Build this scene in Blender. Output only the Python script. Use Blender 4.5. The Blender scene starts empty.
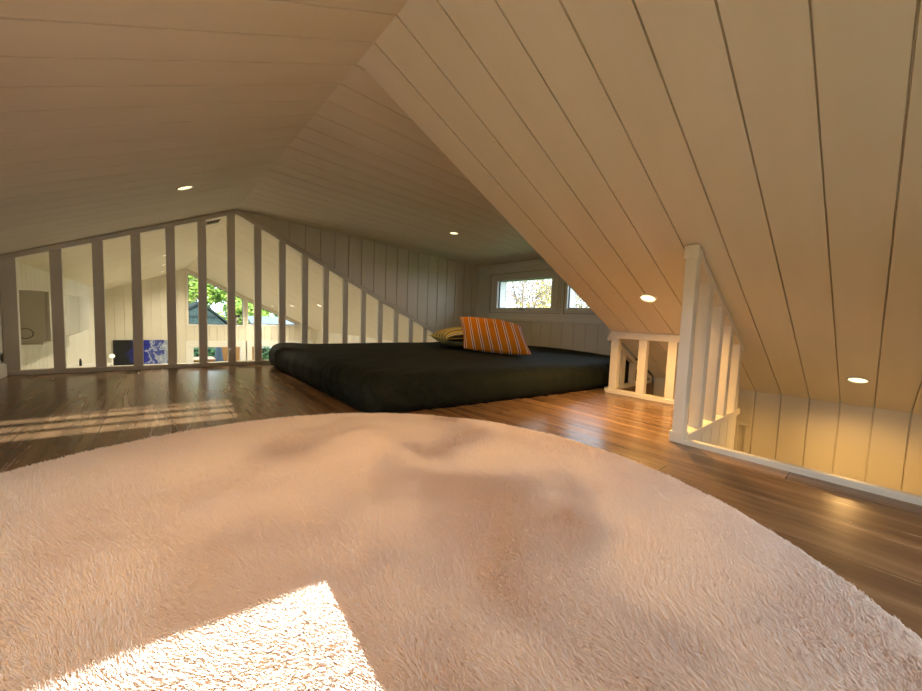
import bpy, bmesh, math, random
import numpy as np
from mathutils import Vector, Matrix, noise
random.seed(7)
rng = np.random.default_rng(11)
S = bpy.context.scene
COL = S.collection

# ------------------------------------------------------------------ measures
XR, H = 0.480, 1.1816            # ridge line (runs along Y) and its height
YR = 3.224                       # railing at the loft's edge
TL, TR, TD = 0.4418, 0.4781, 0.0469   # slopes: left roof, right roof, dormer roof
XL, XK = -0.660, 2.867           # left wall, right knee wall
XW = 2.968                       # dormer window wall
YD = 1.093                       # near side of the dormer
YB, YF = -0.55, 8.60             # wall behind the camera, far gable
XT, YN = 1.451, 0.446            # stair opening corner
XA = 2.148                       # low railing
ZG = -2.35                       # living room floor
BD, BS = 0.1222, 0.8635          # ceiling board width and seam phase
zl = lambda x: H - TL * (XR - x)
zr = lambda x: H - TR * (x - XR)
zd = lambda x: H - TD * (x - XR)

# ------------------------------------------------------------------ materials
def mat(name, color=(.8, .8, .8), rough=.5, metal=0., **kw):
    m = bpy.data.materials.new(name); m.use_nodes = True
    b = m.node_tree.nodes['Principled BSDF']
    b.inputs['Base Color'].default_value = (*color, 1)
    b.inputs['Roughness'].default_value = rough
    b.inputs['Metallic'].default_value = metal
    for k, v in kw.items():
        b.inputs[k.replace('_', ' ')].default_value = v
    return m
def nt(m):
    return m.node_tree.nodes, m.node_tree.links, m.node_tree.nodes['Principled BSDF']
def noisy(m, scale, c1, c2, stretch=(1, 1, 1), detail=4., lo=.35, hi=.65, bump=0., bscale=None, dist=.002):
    N, L, B = nt(m)
    tc = N.new('ShaderNodeTexCoord'); mp = N.new('ShaderNodeMapping')
    mp.inputs['Scale'].default_value = stretch
    L.new(tc.outputs['Object'], mp.inputs['Vector'])
    n = N.new('ShaderNodeTexNoise'); n.inputs['Scale'].default_value = scale; n.inputs['Detail'].default_value = detail
    L.new(mp.outputs[0], n.inputs['Vector'])
    r = N.new('ShaderNodeValToRGB')
    r.color_ramp.elements[0].position = lo; r.color_ramp.elements[0].color = (*c1, 1)
    r.color_ramp.elements[1].position = hi; r.color_ramp.elements[1].color = (*c2, 1)
    L.new(n.outputs['Fac'], r.inputs[0]); L.new(r.outputs[0], B.inputs['Base Color'])
    if bump:
        n2 = N.new('ShaderNodeTexNoise'); n2.inputs['Scale'].default_value = bscale or scale; n2.inputs['Detail'].default_value = 3
        L.new(mp.outputs[0], n2.inputs['Vector'])
        bp = N.new('ShaderNodeBump'); bp.inputs['Strength'].default_value = bump; bp.inputs['Distance'].default_value = dist
        L.new(n2.outputs['Fac'], bp.inputs['Height']); L.new(bp.outputs[0], B.inputs['Normal'])
    return m
M = {}
WHITE = (.74, .72, .67)
M['panel'] = noisy(mat('painted_panel', WHITE, .5), 3.0, (.72, .68, .58), (.77, .73, .63), (1, 1, 1), 3, .3, .7, .10, 55, .001)
M['ceil'] = noisy(mat('painted_ceiling_board', WHITE, .55), 2.5, (.73, .66, .53), (.79, .72, .59), (.35, 3, 1), 3, .3, .7, .10, 40, .001)
M['rail'] = noisy(mat('painted_rail', WHITE, .42), 6, (.70, .66, .57), (.76, .72, .63), (1, 1, 1), 3, .3, .7, .06, 60, .001)
M['frame'] = mat('window_frame_paint', (.80, .80, .76), .4)
M['seal'] = mat('window_seal', (.03, .03, .03), .6)
M['shadow_line'] = mat('sash_shadow_paint', (.10, .10, .09), .7)  # dark paint for the shadow line round the dormer sashes
M['metal'] = mat('brushed_metal', (.55, .55, .55), .35, 1.)
M['plaster'] = mat('outer_shell', (.35, .33, .30), .9)
def glass():
    m = bpy.data.materials.new('window_glass'); m.use_nodes = True
    N, L = m.node_tree.nodes, m.node_tree.links
    N.clear()
    o = N.new('ShaderNodeOutputMaterial'); t = N.new('ShaderNodeBsdfTransparent'); g = N.new('ShaderNodeBsdfGlossy')
    t.inputs[0].default_value = (.95, .97, .96, 1); g.inputs['Roughness'].default_value = .02
    f = N.new('ShaderNodeFresnel'); f.inputs[0].default_value = 1.3
    mx = N.new('ShaderNodeMixShader')
    L.new(f.outputs[0], mx.inputs[0]); L.new(t.outputs[0], mx.inputs[1]); L.new(g.outputs[0], mx.inputs[2])
    L.new(mx.outputs[0], o.inputs[0])
    return m
M['glass'] = glass()
def emit(name, col, s):
    m = mat(name, (0, 0, 0), 1)
    b = m.node_tree.nodes['Principled BSDF']
    b.inputs['Emission Color'].default_value = (*col, 1); b.inputs['Emission Strength'].default_value = s
    return m
WARM = (1.0, .56, .18)
M['lamp'] = emit('lamp_lens', (1., .80, .42), 2.4)
M['lamp_far'] = emit('lamp_lens_living', (1., .85, .60), 3.)

def wood_floor():
    m = mat('laminate_floor', (.2, .1, .05), .3)
    N, L, B = nt(m)
    tc = N.new('ShaderNodeTexCoord'); sx = N.new('ShaderNodeSeparateXYZ'); L.new(tc.outputs['Object'], sx.inputs[0])
    def mth(op, a, b=None):
        n = N.new('ShaderNodeMath'); n.operation = op
        for i, v in enumerate((a, b)):
            if v is None: continue
            if isinstance(v, (int, float)): n.inputs[i].default_value = v
            else: L.new(v, n.inputs[i])
        return n.outputs[0]
    PW, PL = .19, 1.28
    u = mth('DIVIDE', mth('ADD', sx.outputs[0], 10.03), PW)
    row = mth('FLOOR', u)
    wn = N.new('ShaderNodeTexWhiteNoise'); wn.noise_dimensions = '1D'; L.new(row, wn.inputs['W'])
    v = mth('ADD', mth('DIVIDE', mth('ADD', sx.outputs[1], 10.), PL), wn.outputs['Value'])
    colm = mth('FLOOR', v)
    cb = N.new('ShaderNodeCombineXYZ'); L.new(row, cb.inputs[0]); L.new(colm, cb.inputs[1])
    wn2 = N.new('ShaderNodeTexWhiteNoise'); wn2.noise_dimensions = '3D'; L.new(cb.outputs[0], wn2.inputs['Vector'])
    # grain coordinates
    cg = N.new('ShaderNodeCombineXYZ')
    L.new(mth('MULTIPLY', sx.outputs[0], 24.), cg.inputs[0]); L.new(mth('MULTIPLY', sx.outputs[1], 1.5), cg.inputs[1])
    L.new(mth('MULTIPLY', wn2.outputs['Value'], 40.), cg.inputs[2])
    n1 = N.new('ShaderNodeTexNoise'); n1.inputs['Scale'].default_value = 1.; n1.inputs['Detail'].default_value = 7; n1.inputs['Roughness'].default_value = .62; n1.inputs['Distortion'].default_value = .8
    L.new(cg.outputs[0], n1.inputs['Vector'])
    cg2 = N.new('ShaderNodeCombineXYZ')
    L.new(mth('MULTIPLY', sx.outputs[0], 9.), cg2.inputs[0]); L.new(mth('MULTIPLY', sx.outputs[1], .9), cg2.inputs[1])
    L.new(mth('MULTIPLY', wn2.outputs['Value'], 23.), cg2.inputs[2])
    n2 = N.new('ShaderNodeTexNoise'); n2.inputs['Scale'].default_value = 1.; n2.inputs['Detail'].default_value = 4; n2.inputs['Distortion'].default_value = 1.5
    L.new(cg2.outputs[0], n2.inputs['Vector'])
    f = mth('ADD', mth('MULTIPLY', n1.outputs['Fac'], .55), mth('MULTIPLY', n2.outputs['Fac'], .45))
    r = N.new('ShaderNodeValToRGB'); e = r.color_ramp.elements
    e[0].position = .34; e[0].color = (.095, .055, .031, 1)
    e[1].position = .68; e[1].color = (.31, .195, .110, 1)
    e2 = e.new(.50); e2.color = (.20, .118, .064, 1)
    L.new(f, r.inputs[0])
    hs = N.new('ShaderNodeHueSaturation')
    L.new(mth('ADD', mth('MULTIPLY', wn2.outputs['Value'], .22), .9), hs.inputs['Value'])
    L.new(r.outputs[0], hs.inputs['Color'])
    # plank gaps
    fu = mth('FRACT', u); fv = mth('FRACT', v)
    gap = mth('MAXIMUM', mth('GREATER_THAN', mth('ABSOLUTE', mth('SUBTRACT', fu, .5)), .494), mth('GREATER_THAN', mth('ABSOLUTE', mth('SUBTRACT', fv, .5)), .4988))
    mx = N.new('ShaderNodeMix'); mx.data_type = 'RGBA'
    L.new(gap, mx.inputs[0]); L.new(hs.outputs[0], mx.inputs[6]); mx.inputs[7].default_value = (.06, .036, .022, 1)
    L.new(mx.outputs[2], B.inputs['Base Color'])
    L.new(mth('ADD', mth('MULTIPLY', n1.outputs['Fac'], .16), .17), B.inputs['Roughness'])
    bp = N.new('ShaderNodeBump'); bp.inputs['Strength'].default_value = .12; bp.inputs['Distance'].default_value = .0008
    L.new(mth('SUBTRACT', n1.outputs['Fac'], mth('MULTIPLY', gap, .8)), bp.inputs['Height']); L.new(bp.outputs[0], B.inputs['Normal'])
    return m
M['floor'] = wood_floor()
M['dark'] = mat('dark_recess', (.03, .03, .03), .9)
M['white_plastic'] = mat('white_plastic', (.72, .72, .69), .35)
M['cabinet'] = mat('cabinet_paint', (.50, .48, .41), .5)

# ------------------------------------------------------------------ mesh helpers
def mesh_obj(name, verts, faces, m, parent=None, smooth=False, loc=None):
    me = bpy.data.meshes.new(name); me.from_pydata([tuple(v) for v in verts], [], faces)
    me.validate(); me.update()
    if smooth:
        for p in me.polygons: p.use_smooth = True
    o = bpy.data.objects.new(name, me); COL.objects.link(o)
    for mm in (m if isinstance(m, (list, tuple)) else [m]): me.materials.append(mm)
    if parent:
        o.parent = parent
        o.location = -parent.location if loc is None else loc
    return o
def bm_obj(name, bm, m, parent=None, smooth=False):
    bmesh.ops.recalc_face_normals(bm, faces=bm.faces[:])
    me = bpy.data.meshes.new(name); bm.to_mesh(me); bm.free()
    if smooth:
        for p in me.polygons: p.use_smooth = True
    o = bpy.data.objects.new(name, me); COL.objects.link(o)
    for mm in (m if isinstance(m, (list, tuple)) else [m]): me.materials.append(mm)
    if parent: o.parent = parent; o.location = -parent.location
    return o
def add_hex(bm, pts, bev=0.):
    """pts: 8 corners, bottom four then top four"""
    vs = [bm.verts.new(p) for p in pts]
    fs = [(0, 3, 2, 1), (4, 5, 6, 7), (0, 1, 5, 4), (1, 2, 6, 5), (2, 3, 7, 6), (3, 0, 4, 7)]
    nf = [bm.faces.new([vs[i] for i in f]) for f in fs]
    if bev:
        es = list({e for f in nf for e in f.edges})
        bmesh.ops.bevel(bm, geom=es, offset=bev, segments=2, profile=.5, affect='EDGES')
def add_box(bm, a, b, bev=0.):
    x0, y0, z0 = a; x1, y1, z1 = b
    add_hex(bm, [(x0, y0, z0), (x1, y0, z0), (x1, y1, z0), (x0, y1, z0), (x0, y0, z1), (x1, y0, z1), (x1, y1, z1), (x0, y1, z1)], bev)
def box(name, a, b, m, parent=None, bev=.002):
    bm = bmesh.new(); add_box(bm, a, b, bev); return bm_obj(name, bm, m, parent)
def hexa(name, pts, m, parent=None, bev=.002):
    bm = bmesh.new(); add_hex(bm, pts, bev); return bm_obj(name, bm, m, parent)
def prism(name, poly, n, t, m, parent=None, bev=0.):
    """poly: 3D points of a planar polygon, pushed by n*t"""
    bm = bmesh.new(); n = Vector(n)
    a = [bm.verts.new(p) for p in poly]; b = [bm.verts.new(Vector(p) + n * t) for p in poly]
    bm.faces.new(a); bm.faces.new(b[::-1])
    k = len(a)
    for i in range(k): bm.faces.new([a[i], b[i], b[(i + 1) % k], a[(i + 1) % k]])
    if bev: bmesh.ops.bevel(bm, geom=bm.edges[:], offset=bev, segments=2, profile=.5, affect='EDGES')
    return bm_obj(name, bm, m, parent)
def empty(name, loc, label, cat, group=None, rz=0):
    o = bpy.data.objects.new(name, None); o.empty_display_size = .05; COL.objects.link(o)
    o.location = loc; o.rotation_euler = (0, 0, rz)
    tag(o, label, cat, group); return o
def tag(o, label, cat, group=None):
    o['label'] = label; o['category'] = cat
    if group: o['group'] = group
    return o
def struct(o):
    o['kind'] = 'structure'; return o

def clip(poly, lo, hi):
    def half(p, f):
        out = []
        for i in range(len(p)):
            a, b = p[i], p[(i + 1) % len(p)]; fa, fb = f(a), f(b)
            if fa >= 0: out.append(a)
            if (fa >= 0) != (fb >= 0):
                t = fa / (fa - fb); out.append((a[0] + (b[0] - a[0]) * t, a[1] + (b[1] - a[1]) * t))
        return out
    p = half(poly, lambda q: q[0] - lo)
    return half(p, lambda q: hi - q[0]) if len(p) > 2 else []
def vrange(poly, u):
    vs = []
    for i in range(len(poly)):
        a, b = poly[i], poly[(i + 1) % len(poly)]
        if (a[0] - u) * (b[0] - u) <= 0 and abs(a[0] - b[0]) > 1e-9:
            vs.append(a[1] + (b[1] - a[1]) * (u - a[0]) / (b[0] - a[0]))
    return (min(vs), max(vs)) if len(vs) > 1 else None
def boards(name, org, ud, vd, polys, seam0, d, m, g=.0024, depth=.010, thick=.05, back=True, parent=None, room=(.9, 2.2, .3)):
    """tongue-and-groove cladding: boards along v, V-grooves at u = seam0 + k d; ud x vd points into the room"""
    org, ud, vd = Vector(org), Vector(ud).normalized(), Vector(vd).normalized(); n = ud.cross(vd)
    p0 = polys[0][0]
    if n.dot(Vector(room) - (org + ud * p0[0] + vd * p0[1])) < 0:       # mirror u so that the boards face the room
        ud = -ud; n = -n; seam0 = -seam0; polys = [[(-u, v) for u, v in q][::-1] for q in polys]
    V, F = [], []
    def pt(u, v, w): V.append(org + ud * u + vd * v + n * w); return len(V) - 1
    for poly in polys:
        us = [p[0] for p in poly]; a, b = min(us), max(us)
        k0 = math.ceil((a + g * 2 - seam0) / d); k1 = math.floor((b - g * 2 - seam0) / d)
        seams = [seam0 + k * d for k in range(k0, k1 + 1)]
        ed = [a] + seams + [b]
        for i in range(len(ed) - 1):
            lo = ed[i] + (g if i else 0); hi = ed[i + 1] - (g if i < len(ed) - 2 else 0)
            c = clip(poly, lo, hi)
            if len(c) > 2: F.append([pt(u, v, 0) for u, v in c])
        for s in seams:
            r = [vrange(poly, s + q) for q in (-g, -g * .35, g * .35, g)]
            if None in r: continue
            row = [(pt(s + q, rr[0], w), pt(s + q, rr[1], w)) for q, rr, w in zip((-g, -g * .35, g * .35, g), r, (0, -depth, -depth, 0))]
            for j in range(3): F.append([row[j][0], row[j + 1][0], row[j + 1][1], row[j][1]])
        if back:
            f = [pt(u, v, -depth - .0006) for u, v in poly]; bk = [pt(u, v, -thick) for u, v in poly]
            F.append(f[:]); F.append(bk[::-1])
            for i in range(len(poly)):
                j = (i + 1) % len(poly); F.append([f[i], bk[i], bk[j], f[j]])
    return mesh_obj(name, V, F, m, parent)

# ------------------------------------------------------------------ the shell
# left roof slope: u along -Y.. keep u = Y, v down-slope ; need normal pointing into the room (down/right)
sl = Vector((-1, 0, -TL)).normalized(); LSL = (XR - XL) / abs(sl.x)
c = boards('ceiling_left', (XR, 0, H), (0, 1, 0), sl, [[(YB, 0), (YF, 0), (YF, LSL), (YB, LSL)]], BS, BD, M['ceil'])
# check the normal, flip if it points out
def into_room(o, p=(.6, 2., .3)):
    me = o.data; q = Vector(p)
    return (q - me.polygons[0].center).dot(me.polygons[0].normal) > 0
struct(c)
sr = Vector((1, 0, -TR)).normalized(); LSR = (XK - XR) / sr.x
# right slope in front of the dormer (u = -Y so that u x v points down-left)
c = boards('ceiling_right', (XR, 0, H), (0, -1, 0), sr, [[(-YD, 0), (-YB, 0), (-YB, LSR), (-YD, LSR)]], -BS, BD, M['ceil'])
struct(c)
# right slope over the living room
c = boards('ceiling_right', (XR, 0, H), (0, -1, 0), sr, [[(-YF, 0), (-YR - .045, 0), (-YR - .045, LSR), (-YF, LSR)]], -BS, BD, M['ceil'])
struct(c)
sd = Vector((1, 0, -TD)).normalized(); LSD = (XW + .02 - XR) / sd.x
c = boards('ceiling_dormer', (XR, 0, H), (0, -1, 0), sd, [[(-YR - .045, 0), (-YD + .05, 0), (-YD + .05, LSD), (-YR - .045, LSD)]], -BS, BD, M['ceil'])
struct(c)
# flip left ceiling: u=Y, v=sl -> n = Y x sl
# dormer cheeks
c = boards('wall_dormer_far', (0, YR, 0), (1, 0, 0), (0, 0, 1), [[(XR + .04, zr(XR + .04) + .010), (XW, zr(XW) + .010), (XW, zd(XW)), (XR + .04, zd(XR + .04))]], 1.231, .127, M['panel'], g=.0042, depth=.012, thick=.045)
struct(c)
c = boards('wall_dormer_near', (0, YD, 0), (-1, 0, 0), (0, 0, 1), [[(-XR - .04, zr(XR + .04) + .004), (-XR - .04, zd(XR + .04)), (-XW, zd(XW)), (-XW, zr(XW) + .004)]], -1.231, .127, M['panel'], g=.0035, thick=.04)
struct(c)
# dormer window wall below the sill (u = -Y) and the strips beside the windows
WZ0, WZ1 = .458, 1.04
DY0, DY1 = YD - .04, YR + .045
c = boards('wall_dormer', (XW, 0, 0), (0, 1, 0), (0, 0, 1), [[(DY0, -.2), (DY1, -.2), (DY1, WZ0 - .03), (DY0, WZ0 - .03)], [(3.085, WZ0 - .03), (DY1, WZ0 - .03), (DY1, 1.12), (3.085, 1.12)], [(1.15, .96), (3.085, .96), (3.085, 1.12), (1.15, 1.12)], [(DY0, WZ0 - .03), (1.15, WZ0 - .03), (1.15, 1.12), (DY0, 1.12)]], 1.14, .1235, M['panel'])
struct(c)
# knee walls
RY0, RY1 = 4.2, 7.4               # added daylight opening in the living room's right wall, below the loft's sight line
c = boards('wall_right', (XK, 0, 0), (0, 1, 0), (0, 0, 1), [[(YB, ZG), (YR + .04, ZG), (YR + .04, -.02), (YD + .012, -.02), (YD + .012, zr(XK)), (YB, zr(XK))]], BS, BD, M['panel'], g=.0034, depth=.010)
struct(c)
c = boards('wall_right', (XK, 0, 0), (0, 1, 0), (0, 0, 1), [[(YR + .04, ZG), (RY0, ZG), (RY0, zr(XK)), (YR + .04, zr(XK))], [(RY1, ZG), (YF, ZG), (YF, zr(XK)), (RY1, zr(XK))], [(RY0, ZG), (RY1, ZG), (RY1, -1.9), (RY0, -1.9)], [(RY0, -.35), (RY1, -.35), (RY1, zr(XK)), (RY0, zr(XK))]], BS, BD, M['panel'])
struct(c)
LY0, LY1 = -.42, 1.25             # low daylight opening added in the left wall, beside the camera
c = boards('wall_left', (XL, 0, 0), (0, -1, 0), (0, 0, 1), [[(-YF, ZG), (-LY1, ZG), (-LY1, zl(XL)), (-YF, zl(XL))], [(-LY0, ZG), (-YB, ZG), (-YB, zl(XL)), (-LY0, zl(XL))], [(-LY1, ZG), (-LY0, ZG), (-LY0, .12), (-LY1, .12)], [(-LY1, .47), (-LY0, .47), (-LY0, zl(XL)), (-LY1, zl(XL))]], -BS, BD, M['panel'])
struct(c)
# far gable with its openings (seen from the loft): normal -Y: u = X, v = Z
gz = lambda x: zl(x) if x < XR else zr(x)
P = []
W1 = dict(x0=.462, x1=1.412, z0=.107); W2 = dict(x0=1.455, x1=2.53, z0=.135)
zt = lambda x: (zr(x) if x > XR else H) - .050          # top of the slanted windows
D1 = (.49, 1.405); D2 = (1.48, 2.75); DZ = -.25
P.append([(XL, ZG), (W1['x0'], ZG), (W1['x0'], gz(W1['x0'])), (XR, H), (XL, zl(XL))])
P.append([(W1['x0'], zt(W1['x0'])), (2.53, zt(2.53)), (2.53, zr(2.53)), (W1['x0'], zr(W1['x0']))])
P.append([(W1['x1'], .11), (W2['x0'], .11), (W2['x0'], zt(W2['x0'])), (W1['x1'], zt(W1['x1']))])
P.append([(W1['x0'], DZ), (2.53, DZ), (2.53, .136), (W1['x0'], .108)])
P.append([(2.53, DZ), (XK, DZ), (XK, zr(XK)), (2.53, zr(2.53))])
P.append([(W1['x0'], ZG), (D1[0], ZG), (D1[0], DZ), (W1['x0'], DZ)])
P.append([(D1[1], ZG), (D2[0], ZG), (D2[0], DZ), (D1[1], DZ)])
P.append([(D2[1], ZG), (XK, ZG), (XK, DZ), (D2[1], DZ)])
c = boards('wall_front', (0, YF, 0), (1, 0, 0), (0, 0, 1), P, .08, .1222, M['panel'], thick=.12)
struct(c)
# wall behind the camera: an opening for the low sun
OX0, OX1 = -.56, .136
BX0, BX1, BZ0, BZ1 = .40, 1.36, .10, .70
P = [[(-BX0, ZG), (-OX1, ZG), (-OX1, zl(OX1)), (-BX0, zl(BX0))],
     [(-XK, ZG), (-BX1, ZG), (-BX1, zr(BX1)), (-XK, zr(XK))],
     [(-BX1, ZG), (-BX0, ZG), (-BX0, BZ0), (-BX1, BZ0)],
     [(-BX1, BZ1), (-BX0, BZ1), (-BX0, zl(BX0)), (-XR, H), (-BX1, zr(BX1))],
     [(-OX1, ZG), (-XL, ZG), (-XL, .04), (-OX1, .04)],
     [(-OX0, .04), (-XL, .04), (-XL, zl(XL)), (-OX0, zl(OX0))],
     [(-OX1, .655), (-OX0, .655), (-OX0, zl(OX0)), (-OX1, zl(OX1))]]
c = boards('wall_back', (0, YB, 0), (-1, 0, 0), (0, 0, 1), P, 0, .1222, M['panel'], thick=.06)
struct(c)
# outer roof skin keeps daylight out of the joints
prism('roof_shell', [(XL - .1, YB - .1, zl(XL - .1) + .06), (XR, YB - .1, H + .07), (XR, YF + .15, H + .07), (XL - .1, YF + .15, zl(XL - .1) + .06)], (0, 0, 1), .05, M['plaster'])['kind'] = 'structure'
prism('roof_shell', [(XR, YB - .1, H + .07), (XK + .1, YB - .1, zr(XK + .1) + .06), (XK + .1, YD - .01, zr(XK + .1) + .06), (XR, YD - .01, H + .07)], (0, 0, 1), .05, M['plaster'])['kind'] = 'structure'
prism('roof_shell', [(XR, YR + .05, H + .07), (XK + .1, YR + .05, zr(XK + .1) + .06), (XK + .1, YF + .15, zr(XK + .1) + .06), (XR, YF + .15, H + .07)], (0, 0, 1), .05, M['plaster'])['kind'] = 'structure'
prism('roof_shell', [(XR, YD - .05, H + .07), (XW + .12, YD - .05, zd(XW) + .06), (XW + .12, YR + .06, zd(XW) + .06), (XR, YR + .06, H + .07)], (0, 0, 1), .05, M['plaster'])['kind'] = 'structure'

# floors
fl = []
def floor_slab(name, x0, y0, x1, y1, z0, z1, m):
    o = box(name, (x0, y0, z0), (x1, y1, z1), m, None, 0); struct(o); return o
bm = bmesh.new()
add_box(bm, (XL, YB, -.16), (XT, YR + .03, 0))
add_box(bm, (XT, YN - .001, -.16), (XA + .002, YR + .03, 0))
add_box(bm, (XA + .002, YD + .008, -.16), (XW, YR + .03, 0))
struct(bm_obj('floor', bm, M['floor']))
struct(box('floor_living', (XL, YB, ZG - .1), (XK, YF, ZG), noisy(mat('pale_bounce_floor', (.5, .42, .3), .5), 2, (.50, .42, .31), (.60, .52, .40), (8, 1, 1), 4), None, 0))  # unseen floor, made pale to bounce light up to the ceiling
# white nosing along the stair opening
struct(box('trim_1', (XT, YB, -.10), (XT + .026, YN - .002, .019), M['rail'], None, .003))
# cladding under the stair-head railing and the boxed post in the corner
c = boards('wall_stair', (0, YN - .003, 0), (1, 0, 0), (0, 0, 1), [[(XT + .03, -1.6), (XA + .03, -1.6), (XA + .03, .003), (XT + .03, .003)]], 1.54, .1222, M['panel'], thick=.03, room=(2, -.3, -.6))
struct(c)
c = boards('wall_stair', (XA + .034, 0, 0), (0, 1, 0), (0, 0, 1), [[(YN, -1.6), (YD + .01, -1.6), (YD + .01, -.004), (YN, -.004)]], BS, .1222, M['panel'], thick=.03, room=(4, .8, -.6))
struct(c)
c = boards('wall_stair', (0, YD + .014, 0), (1, 0, 0), (0, 0, 1), [[(XA + .036, -1.6), (XK, -1.6), (XK, -.0), (XA + .036, -.0)]], XA, .1222, M['panel'], thick=.03, room=(2.5, -1, -.6))
struct(c)
bm = bmesh.new()                                     # framed panel on the knee wall of the stairs
for a_, b_ in (((.512, -.62), (.530, -.190)), ((.565, -.62), (.583, -.190)), ((.508, -.1895), (.587, -.165))):
    add_box(bm, (XK - .016, a_[0], a_[1]), (XK - .001, b_[0], b_[1]), .003)
struct(bm_obj('trim_2', bm, M['rail']))
# skirting on the left wall, with a framed panel above it
bm = bmesh.new()
add_box(bm, (XL, YB, 0), (XL + .016, YR - .02, .075), .004)
struct(bm_obj('baseboard_left', bm, M['rail']))
bm = bmesh.new()
for y0, y1 in ((1.9, 1.95), (3.10, 3.15)): add_box(bm, (XL + .001, y0, .09), (XL + .014, y1, .56), .003)
add_box(bm, (XL + .001, 1.9, .51), (XL + .014, 3.15, .56), .003); add_box(bm, (XL + .001, 1.9, .09), (XL + .014, 3.15, .14), .003)
struct(bm_obj('trim_3', bm, M['rail']))

# ------------------------------------------------------------------ windows
def pane(name, pts, n, parent): return prism(name, pts, n, .006, M['glass'], parent)
# dormer windows (in the plane X = XW, normal -X)
bm = bmesh.new()                                     # casing, reveal and sill
add_box(bm, (XW - .012, 1.12, WZ0 - .032), (XW + .05, 3.10, WZ0 + .004), .004)
add_box(bm, (XW - .006, 1.12, .948), (XW + .05, 3.085, 1.045), .003)
add_box(bm, (XW - .020, 1.12, 1.005), (XW + .02, 3.10, 1.05), .003)
add_box(bm, (XW - .010, 3.0, WZ0), (XW + .05, 3.085, .957), .003)
add_box(bm, (XW - .004, 3.085, WZ0 - .03), (XW + .05, YR - .001, 1.062), .002)
add_box(bm, (XW - .016, 3.195, WZ0 - .03), (XW, YR - .001, 1.062), .006)
add_box(bm, (XW - .0035, 2.004, WZ0), (XW + .05, 2.036, .957), .002)
add_box(bm, (XW - .006, 1.12, WZ0), (XW + .05, 1.165, .957), .002)
add_box(bm, (XW - .002, 1.16, WZ0), (XW + .05, 3.0, .512), .002)
struct(bm_obj('trim_4', bm, M['frame']))
def dormer_window(name, y0, y1, gy0, gy1):
    z0, z1, gz0, gz1 = .510, .950, .566, .870
    bm = bmesh.new()
    x0, x1 = XW + .004, XW + .055
    add_box(bm, (x0, y0, z0), (x1, y1, gz0), .004); add_box(bm, (x0, y0, gz1), (x1, y1, z1), .004)
    add_box(bm, (x0, y0, gz0), (x1, gy0, gz1), .003); add_box(bm, (x0, gy1, gz0), (x1, y1, gz1), .003)
    o = struct(bm_obj(name, bm, M['frame']))
    bm = bmesh.new(); t = .010; a, b = x0 - .012, x0 + .006      # raised sash bead
    add_box(bm, (a, y0 + .03, z0 + .022), (b, y1 - .03, z0 + .034), .002); add_box(bm, (a, y0 + .03, z1 - .034), (b, y1 - .03, z1 - .022), .002)
    add_box(bm, (a, y0 + .03, z0 + .034), (b - .0007, y0 + .042, z1 - .034), .0); add_box(bm, (a, y1 - .042, z0 + .034), (b, y1 - .03, z1 - .034), .0)
    bm_obj('sash_bead', bm, M['frame'], o)
    bm = bmesh.new(); g_ = .005; xa, xb = x0 - .0015, x0 + .002     # dark strips painted as the shadow line round the sash
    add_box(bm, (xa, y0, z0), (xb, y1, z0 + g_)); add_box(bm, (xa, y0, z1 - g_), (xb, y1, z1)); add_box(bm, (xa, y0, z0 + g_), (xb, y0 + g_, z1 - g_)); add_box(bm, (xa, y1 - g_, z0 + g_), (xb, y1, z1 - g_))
    bm_obj('shadow_line', bm, M['shadow_line'], o)
    bm = bmesh.new(); s = .006; xa, xb = x1 - .016, x1 - .006
    add_box(bm, (xa, gy0, gz0), (xb, gy1, gz0 + s)); add_box(bm, (xa, gy0, gz1 - s), (xb, gy1, gz1))
    add_box(bm, (xa, gy0, gz0), (xb, gy0 + s, gz1)); add_box(bm, (xa, gy1 - s, gz0), (xb, gy1, gz1))
    bm_obj('seal', bm, M['seal'], o)
    bm = bmesh.new()                                  # outer reveal round the opening
    xo = x1 + .10
    add_box(bm, (x1, gy1, gz0 - .03), (xo, gy1 + .03, gz1 + .03), .002); add_box(bm, (x1, gy0 - .03, gz0 - .03), (xo, gy0, gz1 + .03), .002)
    add_box(bm, (x1, gy0, gz0 - .03), (xo, gy1, gz0), .002); add_box(bm, (x1, gy0, gz1), (xo, gy1, gz1 + .03), .002)
    add_box(bm, (xo - .008, gy1 - .006, gz0), (xo, gy1, gz1), .001)
    bm_obj('outer_reveal', bm, M['frame'], o)
    pane('glass_pane', [(x1 - .012, gy0, gz0), (x1 - .012, gy1, gz0), (x1 - .012, gy1, gz1), (x1 - .012, gy0, gz1)], (1, 0, 0), o)
    bm = bmesh.new(); ym = (gy0 + gy1) / 2
    add_box(bm, (x0 - .010, ym - .03, z0 + .030), (x0 + .002, ym + .03, z0 + .046), .003)
    add_hex(bm, [(x0 - .026, ym - .055, z0 + .030), (x0 - .014, ym - .055, z0 + .030), (x0 - .010, ym + .012, z0 + .036), (x0 - .022, ym + .012, z0 + .036),
                 (x0 - .026, ym - .055, z0 + .040), (x0 - .014, ym - .055, z0 + .040), (x0 - .010, ym + .012, z0 + .046), (x0 - .022, ym + .012, z0 + .046)], .002)
    h = bm_obj('window_handle', bm, mat('grey_handle', (.33, .33, .31), .4), o)
dormer_window('window_1', 2.036, 3.0, 2.155, 2.892)
dormer_window('window_2', 1.165, 2.004, 1.285, 1.975)

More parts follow.
